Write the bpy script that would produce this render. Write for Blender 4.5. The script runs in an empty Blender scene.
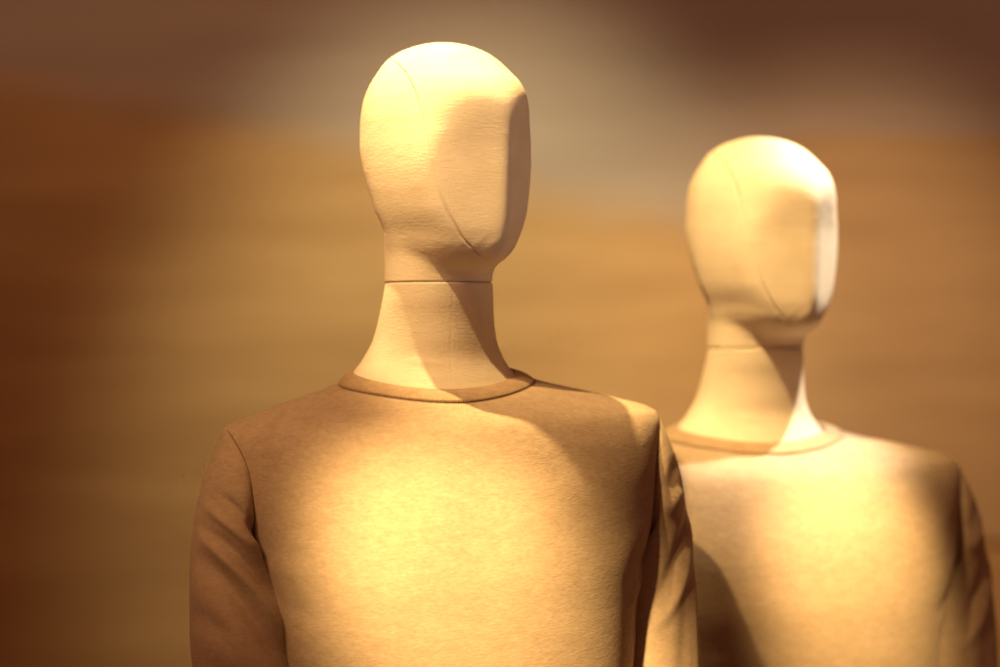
import bpy, math
import numpy as np
from mathutils import Vector, Matrix

S = bpy.context.scene
COL = S.collection
CAMZ = 1.55
MM = 0.00106            # metres per photograph pixel in the plane of the nearer mannequin
def Z(py):              # height above the floor of a row measured on the nearer mannequin
    return CAMZ + (333.5 - py) * MM
YAW = math.radians(17)          # body turn
HYAW = math.radians(23)         # further turn of the head

# ------------------------------------------------------------------ helpers
def pchip(xs, ys, x):
    xs = np.asarray(xs, float); ys = np.asarray(ys, float); x = np.asarray(x, float)
    h = np.diff(xs); d = np.diff(ys) / h
    m = np.zeros_like(ys)
    for i in range(1, len(xs) - 1):
        if d[i-1] * d[i] > 0:
            w1 = 2*h[i] + h[i-1]; w2 = h[i] + 2*h[i-1]
            m[i] = (w1 + w2) / (w1/d[i-1] + w2/d[i])
    m[0] = d[0]; m[-1] = d[-1]
    k = np.clip(np.searchsorted(xs, x) - 1, 0, len(xs) - 2)
    t = np.clip((x - xs[k]) / h[k], 0, 1)
    return ((2*t**3 - 3*t**2 + 1)*ys[k] + (t**3 - 2*t**2 + t)*h[k]*m[k]
            + (-2*t**3 + 3*t**2)*ys[k+1] + (t**3 - t**2)*h[k]*m[k+1])

def sstep(a, b, x):
    t = np.clip((x - a) / (b - a), 0, 1)
    return t*t*(3 - 2*t)

def link(name, me, mat, parent):
    o = bpy.data.objects.new(name, me)
    COL.objects.link(o)
    me.materials.append(mat)
    if parent is not None:
        o.parent = parent
    return o

def grid_mesh(name, P, mat, parent, closed=True, cap_end=False, cap_start=False, attr=None, solid=0.0):
    """P: rows x cols x 3 array, columns wrap round when closed."""
    R, C = P.shape[:2]
    verts = P.reshape(-1, 3)
    faces = []
    cc = C if closed else C - 1
    for i in range(R - 1):
        a = i*C
        for j in range(cc):
            k = (j + 1) % C
            faces.append((a + j, a + C + j, a + C + k, a + k))
    vl = [tuple(v) for v in verts]
    if cap_end:
        vl.append(tuple(P[-1].mean(axis=0))); n = len(vl) - 1
        a = (R-1)*C
        faces += [(a + j, n, a + (j+1) % C) for j in range(C)]
    if cap_start:
        vl.append(tuple(P[0].mean(axis=0))); n = len(vl) - 1
        faces += [(n, j, (j+1) % C) for j in range(C)]
    me = bpy.data.meshes.new(name)
    me.from_pydata(vl, [], faces)
    me.polygons.foreach_set('use_smooth', [True]*len(me.polygons))
    if attr is not None:
        for an, av in attr.items():
            a = me.attributes.new(an, 'FLOAT', 'POINT')
            vals = list(av.reshape(-1)) + [0.0]*(len(vl) - R*C)
            a.data.foreach_set('value', vals)
    me.update()
    o = link(name, me, mat, parent)
    if solid:
        md = o.modifiers.new('thickness', 'SOLIDIFY'); md.thickness = solid; md.offset = -1
    return o

def box_mesh(name, cx, cy, cz, sx, sy, sz, mat, parent=None, bevel=0.004):
    import bmesh
    bm = bmesh.new()
    bmesh.ops.create_cube(bm, size=1)
    for v in bm.verts:
        v.co = Vector((cx + v.co.x*sx, cy + v.co.y*sy, cz + v.co.z*sz))
    bmesh.ops.bevel(bm, geom=bm.edges[:], offset=bevel, segments=2, affect='EDGES')
    me = bpy.data.meshes.new(name); bm.to_mesh(me); bm.free()
    return link(name, me, mat, parent)

# ------------------------------------------------------------------ materials
def new_mat(name, rough=0.8, sheen=0.0):
    m = bpy.data.materials.new(name); m.use_nodes = True
    nt = m.node_tree; b = nt.nodes['Principled BSDF']
    b.inputs['Roughness'].default_value = rough
    b.inputs['Specular IOR Level'].default_value = 0.15
    if sheen:
        b.inputs['Sheen Weight'].default_value = sheen
        b.inputs['Sheen Roughness'].default_value = 0.5
        b.inputs['Sheen Tint'].default_value = (1, .85, .7, 1)
    return m, nt, b

def N(nt, t, **kw):
    n = nt.nodes.new(t)
    for k, v in kw.items():
        setattr(n, k, v)
    return n

def noise(nt, vec, scale, detail=4, rough=.55, mapping=None):
    n = N(nt, 'ShaderNodeTexNoise')
    n.inputs['Scale'].default_value = scale
    n.inputs['Detail'].default_value = detail
    n.inputs['Roughness'].default_value = rough
    if mapping:
        mp = N(nt, 'ShaderNodeMapping')
        mp.inputs['Scale'].default_value = mapping[0]
        mp.inputs['Rotation'].default_value = mapping[1]
        nt.links.new(vec, mp.inputs['Vector']); vec = mp.outputs['Vector']
    nt.links.new(vec, n.inputs['Vector'])
    return n.outputs['Fac']

def ramp(nt, fac, stops):
    r = N(nt, 'ShaderNodeValToRGB')
    el = r.color_ramp.elements
    while len(el) < len(stops):
        el.new(.5)
    for e, (p, c) in zip(el, stops):
        e.position = p; e.color = (*c, 1)
    nt.links.new(fac, r.inputs['Fac'])
    return r.outputs['Color']

def mth(nt, op, a, b=None):
    n = N(nt, 'ShaderNodeMath', operation=op)
    for i, v in enumerate((a, b)):
        if v is None: continue
        if isinstance(v, (int, float)): n.inputs[i].default_value = v
        else: nt.links.new(v, n.inputs[i])
    return n.outputs[0]

def bump(nt, h, dist, strength=1.0, prev=None):
    b = N(nt, 'ShaderNodeBump')
    b.inputs['Distance'].default_value = dist
    b.inputs['Strength'].default_value = strength
    nt.links.new(h, b.inputs['Height'])
    if prev is not None: nt.links.new(prev, b.inputs['Normal'])
    return b.outputs['Normal']

# stretched linen that covers the head and neck
def mat_linen(name, col_a, col_b):
    m, nt, b = new_mat(name, .85, .12)
    tc = N(nt, 'ShaderNodeTexCoord').outputs['Object']
    big = noise(nt, tc, 22, 5, .6)
    nt.links.new(ramp(nt, big, [(.3, col_a), (.7, col_b)]), b.inputs['Base Color'])
    weft = noise(nt, tc, 260, 3, .6, ((.4, .4, 2.2), (0.0, .32, 0.0)))     # slubby threads running across
    warp = noise(nt, tc, 380, 2, .5, ((2.4, 2.4, .4), (0, 0, 0)))
    slub = noise(nt, tc, 75, 3, .7, ((.7, .7, 1.4), (0, .3, 0)))
    h = mth(nt, 'ADD', mth(nt, 'MULTIPLY', weft, .5), mth(nt, 'MULTIPLY', warp, .45))
    h = mth(nt, 'ADD', h, mth(nt, 'MULTIPLY', mth(nt, 'POWER', slub, 5.0), 1.6))
    nrm = bump(nt, h, .0011, .5)
    # the stitched seam: a groove carried as a distance attribute on the mesh
    at = N(nt, 'ShaderNodeAttribute', attribute_name='seam').outputs['Fac']
    nrm = bump(nt, mth(nt, 'MULTIPLY', at, -1.0), .0012, .9, nrm)
    nt.links.new(nrm, b.inputs['Normal'])
    return m

# soft heathered jersey
def mat_jersey(name, dark, mid, light, rib=False):
    m, nt, b = new_mat(name, .92, .22)
    tc = N(nt, 'ShaderNodeTexCoord').outputs['Object']
    fib = noise(nt, tc, 330, 4, .7, ((.5, .5, 1.5), (0, .35, 0)))
    mot = noise(nt, tc, 90, 5, .7, ((.6, .6, 1.2), (0, .3, 0)))
    cl = noise(nt, tc, 9, 3, .5)
    f = mth(nt, 'ADD', mth(nt, 'MULTIPLY', fib, .5), mth(nt, 'ADD', mth(nt, 'MULTIPLY', mot, .38), mth(nt, 'MULTIPLY', cl, .12)))
    nt.links.new(ramp(nt, f, [(.36, dark), (.5, mid), (.64, light)]), b.inputs['Base Color'])
    n1 = bump(nt, fib, .0011, .4)
    n1 = bump(nt, mot, .0012, .3, n1)
    if rib:
        at = N(nt, 'ShaderNodeAttribute', attribute_name='around').outputs['Fac']
        w = mth(nt, 'SINE', mth(nt, 'MULTIPLY', at, 2*math.pi*230))
        n1 = bump(nt, w, .0005, .4, n1)
    nt.links.new(n1, b.inputs['Normal'])
    return m

LINEN = mat_linen('linen_cover', (.66, .57, .46), (.74, .66, .55))
JERSEY = mat_jersey('heather_jersey', (.36, .265, .185), (.43, .325, .235), (.50, .39, .29))
RIB = mat_jersey('rib_jersey', (.30, .21, .14), (.38, .27, .18), (.45, .33, .22), rib=True)
m, nt, b = new_mat('brushed_metal', .35); b.inputs['Metallic'].default_value = 1
b.inputs['Base Color'].default_value = (.45, .42, .4, 1); METAL = m
m, nt, b = new_mat('dark_thread', .9); b.inputs['Base Color'].default_value = (.22, .14, .09, 1); THREAD = m

# ------------------------------------------------------------------ head
HROW = [43,   44,  47.3, 53.6, 62,  75,   87,  104,  125,  146,  167,  188,  209,  230,  246.6, 254, 260,  265,  270,  276, 283]
HL   = [0,    11,  24,   42,   55.5,65.7, 74,  81,   83.7, 82.2, 77.7, 72.4, 65.7, 61,  57.9, 57.7, 57.7,  57.7, 57.7, 57.7, 58]
HR   = [0,    14,  31,   49,   62.5,76.5, 87,  94.5, 99.5, 102,  102.5,101.5,  98.5, 91.5,83,  77,   70.5, 64.3, 59.8, 57.2, 56]
HW   = [0,    12,  27,   44.5, 57,  68,   74,  79,   81,   81,   80,   77.5, 73.5, 69,  64.5, 62.3, 60.5, 59,  58,  57.3, 57]
c40, s40 = math.cos(YAW + HYAW), math.sin(YAW + HYAW)
HL = np.array(HL, float); HR = np.array(HR, float); HW = np.array(HW, float)
HB = np.sqrt(np.maximum(HL**2 - (c40*HW)**2, (.62*HL)**2*s40**2)) / s40
HF = np.sqrt(np.maximum(HR**2 - (c40*HW)**2, 0)) / s40
CREST_Y = [43, 90, 105, 120, 136, 155, 190, 214, 232, 244, 253, 260, 266, 271, 283]
CREST_D = [165, 138, 129, 123.5, 118.8, 116, 114.2, 113, 111.5, 108.5, 104, 98, 91, 86, 84]

def head_radius(th, py):
    """th: angle from straight ahead (+ towards the wearer's left = viewer's right); returns mm."""
    # the jaw line rises towards the ears, so the undercut starts higher at the sides
    py = py + 15*sstep(.35, 1.5, np.abs(th))*sstep(205, 238, py)*(1 - sstep(255, 283, py))
    W = np.sqrt(pchip(HROW, HW**2, py)); F = np.sqrt(pchip(HROW, HF**2, py)); B = np.sqrt(pchip(HROW, HB**2, py))
    ct, st = np.cos(th), np.sin(th)
    n = 2.0 + .28*sstep(120, 175, py)*(1 - sstep(210, 245, py))
    D = np.where(ct > 0, F, B)
    r = (np.abs(st/np.maximum(W, .01))**n + np.abs(ct/np.maximum(D, .01))**n)**(-1/n)
    # the chin runs out to a rounded point
    r = r + pchip([43, 232, 246, 256, 263, 271, 283], [0, 0, 7, 13, 11, 1, 0], py)*np.exp(-(th/.27)**2)
    al = math.radians(31)
    cd = pchip(CREST_Y, CREST_D, py)
    rs = []
    for sgn in (-1, 1):
        cosd = np.cos(th - sgn*al)
        d = cd*math.cos(al)
        # distance along the face plane away from the nose ridge
        tt = r*np.sin(sgn*th)*math.cos(al) + 0*py
        shelf = 112 + 16*np.abs((np.clip(tt, 0, 90) - 33)/30)**3.2
        d = d + .8*(1 - sstep(-22, 10, py - shelf)) - .5*np.exp(-((tt - 30)/24)**2)*sstep(115, 165, py)*(1-sstep(215, 255, py))
        rp = np.where(cosd > .15, d/np.maximum(cosd, .15), 400)
        rs.append(rp)
    k = 4.0 + 2.0*np.exp(-((py - 118)/22)**2)
    e = np.exp(-(r - r)/k) + np.exp(-(rs[0] - r)/k) + np.exp(-(rs[1] - r)/k)
    return r - k*np.log(e)

# the seam that runs over the crown, down the side of the face and under the chin
SEAM_Y  = [60, 66, 79, 100, 121, 155, 188, 205, 221, 242, 259, 266]
SEAM_PX = [389, 396.5, 408, 418, 423, 431, 440, 445.5, 452, 464, 481, 497]

def build_head(parent):
    M = 440
    s = np.linspace(0, 1, 150)
    rows = np.concatenate([43.0 + 47*s**2, np.linspace(90, 283, 300)[1:]])
    th = np.linspace(0, 2*math.pi, M, endpoint=False)
    TH, PY = np.meshgrid(th, rows)
    TH = np.where(TH > math.pi, TH - 2*math.pi, TH)
    R = head_radius(TH, PY) * 1e-3
    # little rolled edge at the bottom
    R = R - .0015*sstep(281, 283, PY)**2
    X = R*np.sin(TH); Yf = R*np.cos(TH)
    # seam angle for each row: front panel edge; view x = X cos + Yf sin
    view = X*c40 + Yf*s40
    sx = (np.interp(PY, SEAM_Y, SEAM_PX) - 439)*MM
    front = (-X*s40 + Yf*c40) > 0          # camera side
    # solve the seam's own angle per row on the camera side, mirror it for the far side
    seam_th = np.zeros(len(rows))
    for i in range(len(rows)):
        v = view[i] - sx[i, 0]
        ok = front[i]
        idx = np.where(ok)[0]
        j = idx[np.argmin(np.abs(v[idx]))]
        seam_th[i] = TH[i, j]
    seam_th = np.convolve(np.pad(seam_th, 6, 'edge'), np.ones(13)/13, 'valid')
    d1 = np.abs((TH - seam_th[:, None] + math.pi) % (2*math.pi) - math.pi)*R
    d2 = np.abs((TH + seam_th[:, None] + math.pi) % (2*math.pi) - math.pi)*R
    d = np.minimum(d1, d2)
    on = sstep(58, 62, PY)*(1 - sstep(256, 261, PY))
    strength = .35 + .65*(1 - sstep(110, 130, PY)) + .65*sstep(195, 215, PY)
    seam = np.exp(-(d/.0014)**2)*on*strength
    puck = np.exp(-(d/.004)**2)*on*strength
    R2 = R - .0006*seam + .0002*puck
    # folds of cloth gathered over the chin
    g = np.exp(-((PY - 250)/11)**2)*np.exp(-(TH/.5)**2)
    R2 = R2 + .00015*g*np.sin(TH*38 + PY*.25)
    P = np.stack([R2*np.sin(TH), -R2*np.cos(TH), Z(PY) - Z(283)], -1)
    h = grid_mesh('head', P, LINEN, parent, cap_end=True, attr={'seam': seam})
    h.location = (0, 0, Z(283))
    h.rotation_euler = (0, 0, HYAW)
    # the sewing thread lying in the seam, one length per side above and below the cheek
    for side in (1, -1):
        for lo, hi in ((61, 128), (196, 258)):
            C = []
            for i in range(0, len(rows), 2):
                if lo <= rows[i] <= hi:
                    a2 = side*seam_th[i]
                    rr = float(head_radius(np.array([a2]), np.array([rows[i]]))[0])*1e-3 - .00065
                    C.append((rr*math.sin(a2), -rr*math.cos(a2), Z(rows[i]) - Z(283)))
            C = np.array(C)
            T = np.gradient(C, axis=0); T /= np.linalg.norm(T, axis=1, keepdims=True)
            U = np.cross(T, np.array([0.0, 0.0, 1.0]) + 0*T); U /= np.linalg.norm(U, axis=1, keepdims=True)
            V = np.cross(T, U)
            a = np.linspace(0, 2*math.pi, 6, endpoint=False)[None, :, None]
            P = C[:, None, :] + .00034*(U[:, None, :]*np.cos(a) + V[:, None, :]*np.sin(a))
            grid_mesh('seam_thread', P, THREAD, h, cap_start=True, cap_end=True)
    return h

# ------------------------------------------------------------------ neck
NR = [283.6, 300, 315, 339, 360, 372, 380, 390, 402, 440]
NW = [57, 59, 61.0, 66.0, 76.5, 86, 93, 101, 112, 120]
NF = [56, 57, 58.5, 62.5, 68, 72.5, 76, 80, 83, 85]
NC = [0, -4, -9, -16, -22, -23, -23, -22, -20, -16]
def neck_radius(th, py):
    W = pchip(NR, NW, py); F = pchip(NR, NF, py)
    return 1/np.sqrt((np.sin(th)/W)**2 + (np.cos(th)/F)**2)

def build_neck(parent):
    rows = np.concatenate([[283.3, 283.32, 283.5, 283.9], np.linspace(284.6, 440, 150)])
    th = np.linspace(0, 2*math.pi, 300, endpoint=False)
    TH, PY = np.meshgrid(th, rows)
    T2 = np.where(TH > math.pi, TH - 2*math.pi, TH)
    R = neck_radius(TH, PY)*1e-3
    R[0] -= .004; R[1] -= .0017; R[2] -= .0007; R[3] -= .0002
    seam = np.exp(-(T2*R/.0009)**2) + 0*PY
    R -= .00006*seam
    # shallow drag lines low on the neck where the cover pulls
    sx = R*np.sin(T2)
    R += .0006*np.exp(-((PY - 364 - sx*90)/4)**2)*np.exp(-((T2 + .35)/.3)**2)
    C = pchip(NR, NC, PY)*1e-3
    P = np.stack([R*np.sin(TH), -(R*np.cos(TH) + C), Z(PY)], -1)
    return grid_mesh('neck', P, LINEN, parent, cap_start=True, attr={'seam': seam*.06})

# ------------------------------------------------------------------ shirt
TR = [366, 376, 379, 385, 391, 397, 406, 414, 421, 431, 450, 490, 525, 560, 610, 667, 760, 850, 960, 1060]
TW = [78,  96, 102, 119, 142, 167, 200, 227, 238, 240, 237, 229, 221, 213, 206, 203, 194, 186, 190, 194]
TF = [58,  66,  69,  76,  85,  95, 106, 114, 119, 123, 129, 139, 144, 145, 141, 134, 124, 110, 112, 114]
TB = [56,  64,  67,  73,  79,  86,  94, 100, 103, 106, 110, 117, 118, 116, 111, 106,  98,  94, 102, 106]
TN = [2,    2,   2, 1.9, 1.8, 1.72, 1.7, 1.72, 1.8, 1.9, 2.1, 2.35, 2.45, 2.5, 2.5, 2.5, 2.4, 2.35, 2.35, 2.35]
TC = [-23,-23, -23, -22, -19, -15, -7, 0, 3, 5, 6, 6, 5, 5, 4, 3, 2, 2, 2, 2]
ROLL = .032
def torso_radius(th, py):
    W = pchip(TR, TW, py); F = pchip(TR, TF, py); B = pchip(TR, TB, py); n = pchip(TR, TN, py)
    ct, st = np.cos(th), np.sin(th)
    D = np.where(ct > 0, F, B)
    # keep the front-back change smooth
    D = B + (F - B)*(.5 + .5*np.tanh(ct*6))
    return (np.abs(st/W)**n + np.abs(ct/D)**n)**(-1/n)

def torso_x(fwd, py):      # half width of the torso at this forward distance (mm)
    W = pchip(TR, TW, py); F = pchip(TR, TF, py); B = pchip(TR, TB, py); n = pchip(TR, TN, py); C = pchip(TR, TC, py)
    q = fwd - C
    D = np.where(q > 0, F, B)
    return W*np.maximum(1 - np.abs(q/D)**n, 0)**(1/n)

def fold(px, py, x0, y0, x1, y1, w0, w1, amp, skew=0.0):
    """a ridge (amp>0) or crease (amp<0) along a line, mm, tapering at the ends."""
    dx, dy = x1 - x0, y1 - y0
    L = math.hypot(dx, dy)
    t = ((px - x0)*dx + (py - y0)*dy)/(L*L)
    n = ((px - x0)*(-dy) + (py - y0)*dx)/L
    n = n - skew*np.sin(np.clip(t, 0, 1)*math.pi)
    w = w0 + (w1 - w0)*np.clip(t, 0, 1)
    return amp*np.exp(-(n/w)**2)*sstep(-.15, .25, t)*(1 - sstep(.7, 1.12, t))

def collar_py(th):
    q = ((1 + np.cos(th))/2)**2
    return 373 + 26*q

def normals(P):
    du = np.roll(P, -1, 1) - np.roll(P, 1, 1)
    dv = np.gradient(P, axis=0)
    n = np.cross(dv, du)
    n /= np.maximum(np.linalg.norm(n, axis=-1, keepdims=True), 1e-9)
    return n

def build_shirt(parent):
    Cn = 560
    th = np.linspace(0, 2*math.pi, Cn, endpoint=False)
    s = np.concatenate([np.linspace(0, .16, 90)[:-1], np.linspace(.16, 1, 190)])
    top = collar_py(th)
    PY = top[None, :] + (1060 - top[None, :])*s[:, None]
    TH = np.repeat(th[None, :], len(s), 0)
    R = torso_radius(TH, PY)
    C = pchip(TR, TC, PY)
    x = R*np.sin(TH); f = R*np.cos(TH) + C
    z = Z(PY)
    P = np.stack([x*1e-3, -f*1e-3, z], -1)
    nr = normals(P)
    if (nr[60:120, 0, 1].mean()) > 0: nr = -nr
    frontm = sstep(.0, 35, f)
    D = np.zeros_like(x)
    # chest: shallow hollow between the pectorals, and below them
    D += frontm*(2.5*np.exp(-((np.abs(x) - 85)/55)**2 - ((PY - 520)/60)**2))
    D -= frontm*2.0*np.exp(-(x/38)**2 - ((PY - 500)/90)**2)
    # collar stitching dip
    dc = (PY - top[None, :])
    D -= 1.5*np.exp(-(dc/2.0)**2)
    D += .8*np.exp(-((dc-7)/5.0)**2)*frontm
    D += frontm*fold(x, PY, -10, 404, 60, 409, 5, 5, -1.2)
    # armpit folds, viewer's right side
    for (a) in [(228, 566, 188, 600, 8, 8, 2.2), (214, 556, 168, 590, 9, 9, -2.0), (206, 570, 200, 640, 5, 5, 1.6),
                (196, 572, 190, 640, 6, 6, -1.6), (188, 575, 182, 610, 6, 6, 1.0), (225, 520, 150, 560, 16, 18, 1.5),
                (232, 470, 180, 505, 14, 16, -1.0)]:
        D += frontm*fold(x, PY, *a)
    # and viewer's left
    for (a) in [(-216, 520, -170, 780, 9, 11, -6.5), (-225, 540, -165, 560, 8, 12, 1.5), (-225, 565, -160, 600, 8, 12, -1.5)]:
        D += frontm*fold(x, PY, *a)
    P = P + nr*(D*1e-3)[..., None]
    P[..., 2] += ROLL*P[..., 0]
    P[..., 0] += .005*sstep(385, 410, PY)
    sh = grid_mesh('sweater', P, JERSEY, parent, solid=.0016)

    # ribbed collar band
    nb = 14
    Cb = 400
    th = np.linspace(0, 2*math.pi, Cb, endpoint=False)
    yo = collar_py(th)
    q = ((1 + np.cos(th))/2)**2
    yi = 366.5 + 22.5*q
    ro = torso_radius(th, yo); co = pchip(TR, TC, yo)
    ri = neck_radius(th, yi) + 1.6; ci = pchip(NR, NC, yi)
    rows = []
    for k in range(nb):
        t = k/(nb - 1)
        bul = 2.0*math.sin(math.pi*min(1, t*1.0))**.7 + .6
        rr = ro + (ri - ro)*t; cc = co + (ci - co)*t; yy = yo + (yi - yo)*t
        X = rr*np.sin(th); Fw = rr*np.cos(th) + cc
        nx = np.sin(th)*.6; nf = np.cos(th)*.6
        rows.append(np.stack([(X + nx*bul)*1e-3, -(Fw + nf*bul)*1e-3, Z(yy) + .8*bul*1e-3], -1))
    # roll over inwards and down beside the neck
    for dz, dr in ((.3, 1.2), (-1.2, 2.0), (-5, 2.4), (-10, 1.5)):
        X = (ri - dr + .3)*np.sin(th); Fw = (ri - dr + .3)*np.cos(th) + ci
        rows.append(np.stack([X*1e-3, -Fw*1e-3, Z(yi) + .001 + dz*1e-3], -1))
    # start: tuck the outer edge under
    rr = ro - .5
    first = np.stack([rr*np.sin(th)*1e-3, -(rr*np.cos(th) + co)*1e-3, Z(yo + 1.0) - .0005], -1)
    P = np.stack([first] + rows, 0)
    P[..., 2] += ROLL*P[..., 0]*.8
    around = np.repeat((th/(2*math.pi))[None, :], P.shape[0], 0)
    grid_mesh('collar', P, RIB, sh, attr={'around': around})

    for side in (-1, 1):
        build_sleeve(sh, side)
    return sh

def build_sleeve(sh, side):
    """side -1: viewer's left."""
    Cn = 300
    ps = np.linspace(0, 2*math.pi, Cn, endpoint=False)     # 0 = top of the shoulder, +90 = front
    cy, cz, ry = 2.0, 478.0, 60.0
    f0 = cy + ry*np.sin(ps)*(1 - .12*np.cos(ps))
    up = np.cos(ps)
    y0 = cz - np.where(up > 0, 60.0, 76.0)*np.sign(up)*np.abs(up)**.95
    x0 = torso_x(f0, y0) - 1.2
    x0 = np.minimum(x0, 238)
    P0 = np.stack([x0, f0, y0], -1)
    # arm axis, radii
    if side < 0:
        AY = [585, 620, 667, 720, 800, 900, 1040]
        AX = [223, 223, 221, 221, 224, 220, 205]
        AF = [18, 27, 40, 50, 62, 95, 150]
        RX = [49, 50, 50, 50, 47, 44, 38]
        RF = [64, 66, 66, 63, 56, 48, 42]
    else:
        AY = [585, 620, 667, 720, 800, 900, 1040]
        AX = [226, 228, 230, 233, 236, 232, 220]
        AF = [10, 12, 15, 20, 34, 60, 110]
        RX = [49, 50, 51, 51, 48, 44, 38]
        RF = [60, 61, 61, 60, 55, 48, 42]
    def ring(y):
        cx = pchip(AY, AX, y); cf = pchip(AY, AF, y); rx = pchip(AY, RX, y); rf = pchip(AY, RF, y)
        return np.stack([cx + rx*np.cos(ps), cf + rf*np.sin(ps), y + 0*ps], -1)
    P1 = ring(585.0)
    P1b = ring(590.0)
    nh = 100
    rows = []
    L0 = 34 + 16*up
    d0 = np.stack([.50 - .12*up, .42*np.sin(ps), .72 + .1*up], -1)
    d0 /= np.linalg.norm(d0, axis=-1, keepdims=True)
    d1 = (P1b - P1); d1 /= np.linalg.norm(d1, axis=-1, keepdims=True)
    L1 = 62 + 30*up
    for k in range(nh):
        t = (k/(nh - 1))**1.15
        A = P0; B_ = P0 + d0*L0[:, None]; C_ = P1 - d1*L1[:, None]; D_ = P1
        rows.append((1-t)**3*A + 3*(1-t)**2*t*B_ + 3*(1-t)*t*t*C_ + t**3*D_)
    for y in np.linspace(585, 1040, 170)[1:]:
        rows.append(ring(y))
    Q = np.stack(rows, 0)                 # mm: x out, forward, photo row
    x, f, y = Q[..., 0], Q[..., 1], Q[..., 2]
    P = np.stack([side*x*1e-3, -f*1e-3, Z(y)], -1)
    nr = normals(P)
    # make the normals point away from the arm
    c = P.mean(axis=1, keepdims=True)
    if (nr*(P - c)).sum(-1)[150:].mean() < 0: nr = -nr
    frontm = sstep(-5, 25, f - 10)
    D = np.zeros_like(x)
    if side < 0:
        F_ = [  # x out, row -> x in, row : view px = 439 - .956x/1.06 + .292 f/1.06
            (258, 492, 196, 556, 5, 6, 4.2, 2), (262, 512, 190, 585, 6, 6, -4.5, 2),
            (262, 520, 186, 618, 6, 7, 4.8, 3), (268, 536, 186, 648, 8, 9, -5.5, 3),
            (272, 560, 190, 690, 10, 12, 3.2, 2), (262, 640, 200, 700, 9, 12, -3.6, 0),
            (246, 480, 205, 528, 4, 5, -3.0, 1), (268, 610, 232, 640, 9, 9, 1.6, 0), (275, 590, 240, 610, 8, 8, -1.2, 0)]
    else:
        F_ = [
            (262, 520, 214, 612, 7, 8, -6.0, 0), (268, 515, 208, 640, 5, 7, 3.6, -14),
            (250, 500, 226, 520, 8, 9, 4.0, 0), (246, 470, 224, 500, 8, 8, -2.4, 0),
            (266, 560, 262, 720, 5, 6, 2.6, 0), (276, 560, 272, 720, 5, 6, -1.8, 0), (250, 600, 236, 740, 8, 10, -2.5, 0),
            (258, 440, 250, 500, 8, 8, 1.2, 0)]
    for a in F_:
        b = list(a[:7]); b[6] *= 1.3 if side < 0 else .75
        D += frontm*fold(x, y, *b, skew=a[7])
    # horizontal crumples further down
    D += 1.2*np.sin(y/17 + 2*np.sin(ps)[None, :])*sstep(700, 760, y)
    row = np.arange(Q.shape[0])[:, None]
    D += .9*sstep(2, 9, row)                       # the sleeve stands proud just past the seam
    P = P + nr*(D*1e-3)[..., None]
    P[..., 2] += ROLL*P[..., 0]
    P[..., 0] += .005
    # overlocked armhole seam
    Cc = P[1] + nr[2]*.0002
    T = np.roll(Cc, -1, 0) - np.roll(Cc, 1, 0); T /= np.linalg.norm(T, axis=1, keepdims=True)
    U = np.cross(T, np.array([1.0, 0, 0]) + 0*T); U /= np.linalg.norm(U, axis=1, keepdims=True)
    V = np.cross(T, U)
    a_ = np.linspace(0, 2*math.pi, 7)[:, None, None]
    TB_ = Cc[None] + .0008*(U[None]*np.cos(a_) + V[None]*np.sin(a_))
    grid_mesh('armhole_seam', TB_, THREAD, sh)
    if side < 0: P = P[:, ::-1]
    return grid_mesh('sleeve', P, JERSEY, sh, solid=0.0)

# ------------------------------------------------------------------ stand
def lathe(name, prof, mat, parent, seg=48):
    th = np.linspace(0, 2*math.pi, seg, endpoint=False)
    P = np.stack([np.stack([r*np.cos(th), r*np.sin(th), z + 0*th], -1) for r, z in prof], 0)
    return grid_mesh(name, P, mat, parent)

def build_mannequin():
    root = bpy.data.objects.new('mannequin', None); COL.objects.link(root)
    root.empty_display_size = .2
    build_head(root); build_neck(root); build_shirt(root)
    lathe('base_plate', [(0.0, .012), (.15, .012), (.165, .009), (.168, 0), (0, 0)], METAL, root)
    lathe('stand_pole', [(.014, .0), (.014, 1.2)], METAL, root)
    return root

D1 = 1.06*85/36
m1 = build_mannequin()
m1.location = ((439 - 500)*MM, D1, 0)
m1.rotation_euler = (0, 0, YAW)
m1['label'] = 'nearer mannequin, larger and in sharp focus, with beige linen head and brown heather sweater'
m1['category'] = 'mannequin'; m1['group'] = 'featureless shop mannequins in sweaters'

# the second one is the same form set a little lower and farther back
D2 = D1/.88
drop = CAMZ - (348.0 - 333.5)*MM/.88 - Z(283)
m2 = m1.copy(); COL.objects.link(m2)
for ch in [c for c in COL.objects if c.parent == m1]:
    c = ch.copy(); COL.objects.link(c); c.parent = m2
    base = ch.name.split('.')[0]
    if base == 'stand_pole':
        c.scale = (1, 1, (1.2 + drop)/1.2)
    elif base == 'base_plate':
        pass
    else:
        c.location.z += drop
        if base == 'sweater': c.scale = (1.075, 1, 1)
        if base == 'head': c.rotation_euler[2] -= math.radians(6)
    for g in [g for g in COL.objects if g.parent == ch]:
        d = g.copy(); COL.objects.link(d); d.parent = c
m2.location = ((755.5 - 500)*MM/.88, D2, 0)
m2.rotation_euler = (0, 0, YAW - math.radians(1))
m2['label'] = 'farther mannequin on the right, smaller and slightly blurred, its crown almost white in the spotlight'

# ------------------------------------------------------------------ setting
WY = 5.0
K = .00106*WY/D1        # metres per photograph pixel on the wall
def wx(px): return (px - 500)*K
def wz(py): return CAMZ + (333.5 - py)*K

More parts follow.
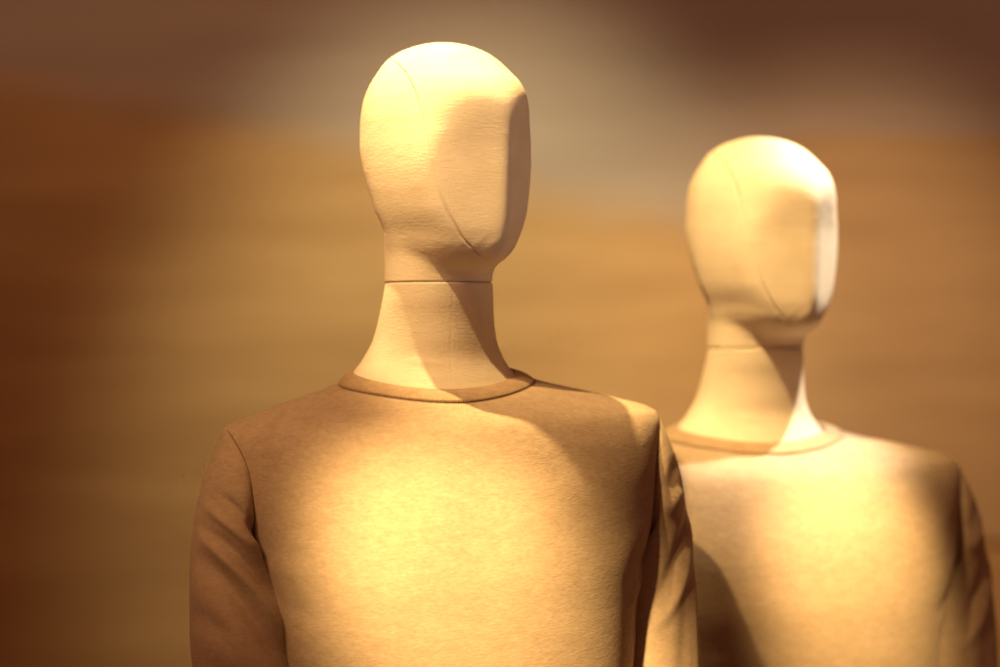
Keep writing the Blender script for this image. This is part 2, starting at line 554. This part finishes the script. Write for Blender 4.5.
def mat_wall():
    m, nt, b = new_mat('wall_paint', .75)
    tc = N(nt, 'ShaderNodeTexCoord').outputs['Object']
    sep = N(nt, 'ShaderNodeSeparateXYZ'); nt.links.new(tc, sep.inputs[0])
    # lower field is ochre, upper field mauve grey; the border runs down a little to the right
    edge = mth(nt, 'ADD', sep.outputs['Z'], mth(nt, 'MULTIPLY', sep.outputs['X'], .2))
    wob = mth(nt, 'MULTIPLY', mth(nt, 'SUBTRACT', noise(nt, tc, 1.6, 3, .6), .5), .25)
    e = mth(nt, 'ADD', edge, wob)
    f = N(nt, 'ShaderNodeMapRange', interpolation_type='SMOOTHSTEP')
    f.inputs['From Min'].default_value = 1.80 - 1.75; f.inputs['From Max'].default_value = 1.93 - 1.75
    nt.links.new(e, f.inputs['Value'])
    streak = noise(nt, tc, 2.2, 5, .6, ((.5, .5, 4.5), (0, 0, 0)))
    low = ramp(nt, streak, [(.3, (.38, .215, .09)), (.7, (.53, .325, .145))])
    upc = ramp(nt, streak, [(.3, (.36, .27, .21)), (.7, (.44, .34, .27))])
    mx = N(nt, 'ShaderNodeMix', data_type='RGBA')
    nt.links.new(f.outputs['Result'], mx.inputs['Factor'])
    nt.links.new(low, mx.inputs['A']); nt.links.new(upc, mx.inputs['B'])
    nt.links.new(mx.outputs['Result'], b.inputs['Base Color'])
    nt.links.new(bump(nt, noise(nt, tc, 60, 5, .6), .002, .4), b.inputs['Normal'])
    return m
wall = box_mesh('wall_back', 0, 0, 0, 8, .12, 3.6, mat_wall()); wall.location = (0, WY + .06, 1.75); wall['kind'] = 'structure'
m, nt, b = new_mat('floor_boards', .5); tc = N(nt, 'ShaderNodeTexCoord').outputs['Object']
nt.links.new(ramp(nt, noise(nt, tc, 3, 5, .6, ((.3, 6, 1), (0, 0, 0))), [(.3, (.12, .06, .03)), (.7, (.2, .11, .06))]), b.inputs['Base Color'])
fl = box_mesh('floor', 0, 2.5, -.05, 8, 6, .1, m); fl['kind'] = 'structure'

# brown board behind the farther mannequin
m, nt, b = new_mat('board_wood', .6); tc = N(nt, 'ShaderNodeTexCoord').outputs['Object']
nt.links.new(ramp(nt, noise(nt, tc, 3, 5, .6, ((.6, 1, 5), (0, 0, 0))), [(.3, (.40, .25, .13)), (.7, (.49, .32, .17))]), b.inputs['Base Color'])
BOARD = m
bd = box_mesh('wooden_board', wx(922), WY - .002, wz(340), (1060 - 784)*K, .014, (544 - 136)*K, BOARD, None, .005)
bd['label'] = 'blurred reddish brown board on the wall behind the farther mannequin'; bd['category'] = 'board'
# ------------------------------------------------------------------ light
w = bpy.data.worlds.new('World'); S.world = w; w.use_nodes = True
w.node_tree.nodes['Background'].inputs['Color'].default_value = (1, .35, .165, 1)
w.node_tree.nodes['Background'].inputs['Strength'].default_value = .16

def spot(name, pos, tgt, watts, col, size, blend=.6, radius=.02):
    l = bpy.data.lights.new(name, 'SPOT'); l.energy = watts; l.color = col
    l.spot_size = math.radians(size); l.spot_blend = blend; l.shadow_soft_size = radius
    o = bpy.data.objects.new(name, l); COL.objects.link(o)
    o.location = pos
    o.rotation_euler = (Vector(tgt) - Vector(pos)).to_track_quat('-Z', 'Y').to_euler()
    return o
X1 = m1.location.x; X2 = m2.location.x
WARM = (1, .66, .25)
# steep key from the left above the nearer mannequin
spot('key_lamp', (X1 - .32, D1 - .12, 3.05), (X1 + .135, D1 - .01, 1.43), 350, WARM, 16, 1, .014)
spot('front_lamp', (X1 - .46, D1 - .84, 3.0), (X1 + .08, D1, 1.65), 195, WARM, 15.5, 1, .02)
spot('chest_lamp', (X1 - .56, D1 - 1.32, 2.22), (X1 + .06, D1 - .1, 1.255), 600, WARM, 12.6, 1, .05)
spot('torso_fill', (X1 - 1.15, D1 - .95, 2.8), (X1 - .04, D1, 1.46), 78, (1, .60, .24), 22, 1, .08)  # wide weak fill, added to lift the left sleeve and shoulder
spot('side_fill', (X1 + 1.1, D1 - 1.1, 1.85), (X1 + .05, D1, 1.755), 66, (1, .70, .48), 8.5, 1, .15)  # added fill that brightens the shaded side of the face
# keys of the farther mannequin: a weaker one from the left, a strong one from the right
spot('far_front_lamp', (X2 - .45, D2 - .84, 2.93), (X2 + .0, D2, 1.54), 270, WARM, 16, 1, .02)
spot('far_chest_lamp', (X2 + .16, D2 - 1.35, 2.45), (X2 + .10, D2 - .1, 1.26), 470, WARM, 10.2, 1, .03)
spot('far_right_lamp', (X2 + .50, D2 - .10, 2.9), (X2 + .03, D2 - .02, 1.45), 330, (1, .84, .60), 14, 1, .02)
# broad warm fill added from the front left, standing for no fixture
a = bpy.data.lights.new('fill_light', 'AREA'); a.energy = 13; a.color = (1, .42, .17); a.size = .7
ao = bpy.data.objects.new('fill_light', a); COL.objects.link(ao); ao.location = (-1.0, 1.0, 3.3)
ao.rotation_euler = (Vector((0, 2.6, 1.5)) - ao.location).to_track_quat('-Z', 'Y').to_euler()
# wall washers
spot('wall_lamp', (-.05, 3.5, 3.0), (wx(475), WY, wz(410)), 195, (1, .93, .58), 48, 1, .1)
spot('wall_lamp', (.95, 3.6, 2.9), (wx(800), WY, wz(480)), 150, (1, .72, .40), 46, 1, .1)
spot('upper_wall_fill', (-.7, 3.2, 3.3), (wx(180), WY, wz(-110)), 38, (1, .66, .42), 62, 1, .1)  # faint fill added to lift the dark upper left of the wall
spot('upper_wall_fill', (1.2, 3.2, 3.3), (wx(880), WY, wz(-40)), 14, (1, .74, .62), 62, 1, .1)  # the same kind of added fill for the upper right

# ------------------------------------------------------------------ camera
cam = bpy.data.cameras.new('camera'); co = bpy.data.objects.new('camera', cam); COL.objects.link(co)
cam.lens = 85; cam.sensor_width = 36; cam.clip_end = 100
co.location = (0, 0, CAMZ); co.rotation_euler = (math.radians(90), 0, 0)
cam.dof.use_dof = True; cam.dof.focus_distance = D1 - .09; cam.dof.aperture_fstop = 1.9
S.camera = co
S.view_settings.view_transform = 'Standard'; S.view_settings.look = 'None'
S.view_settings.exposure = 0; S.view_settings.gamma = 1
S.cycles.use_denoising = True
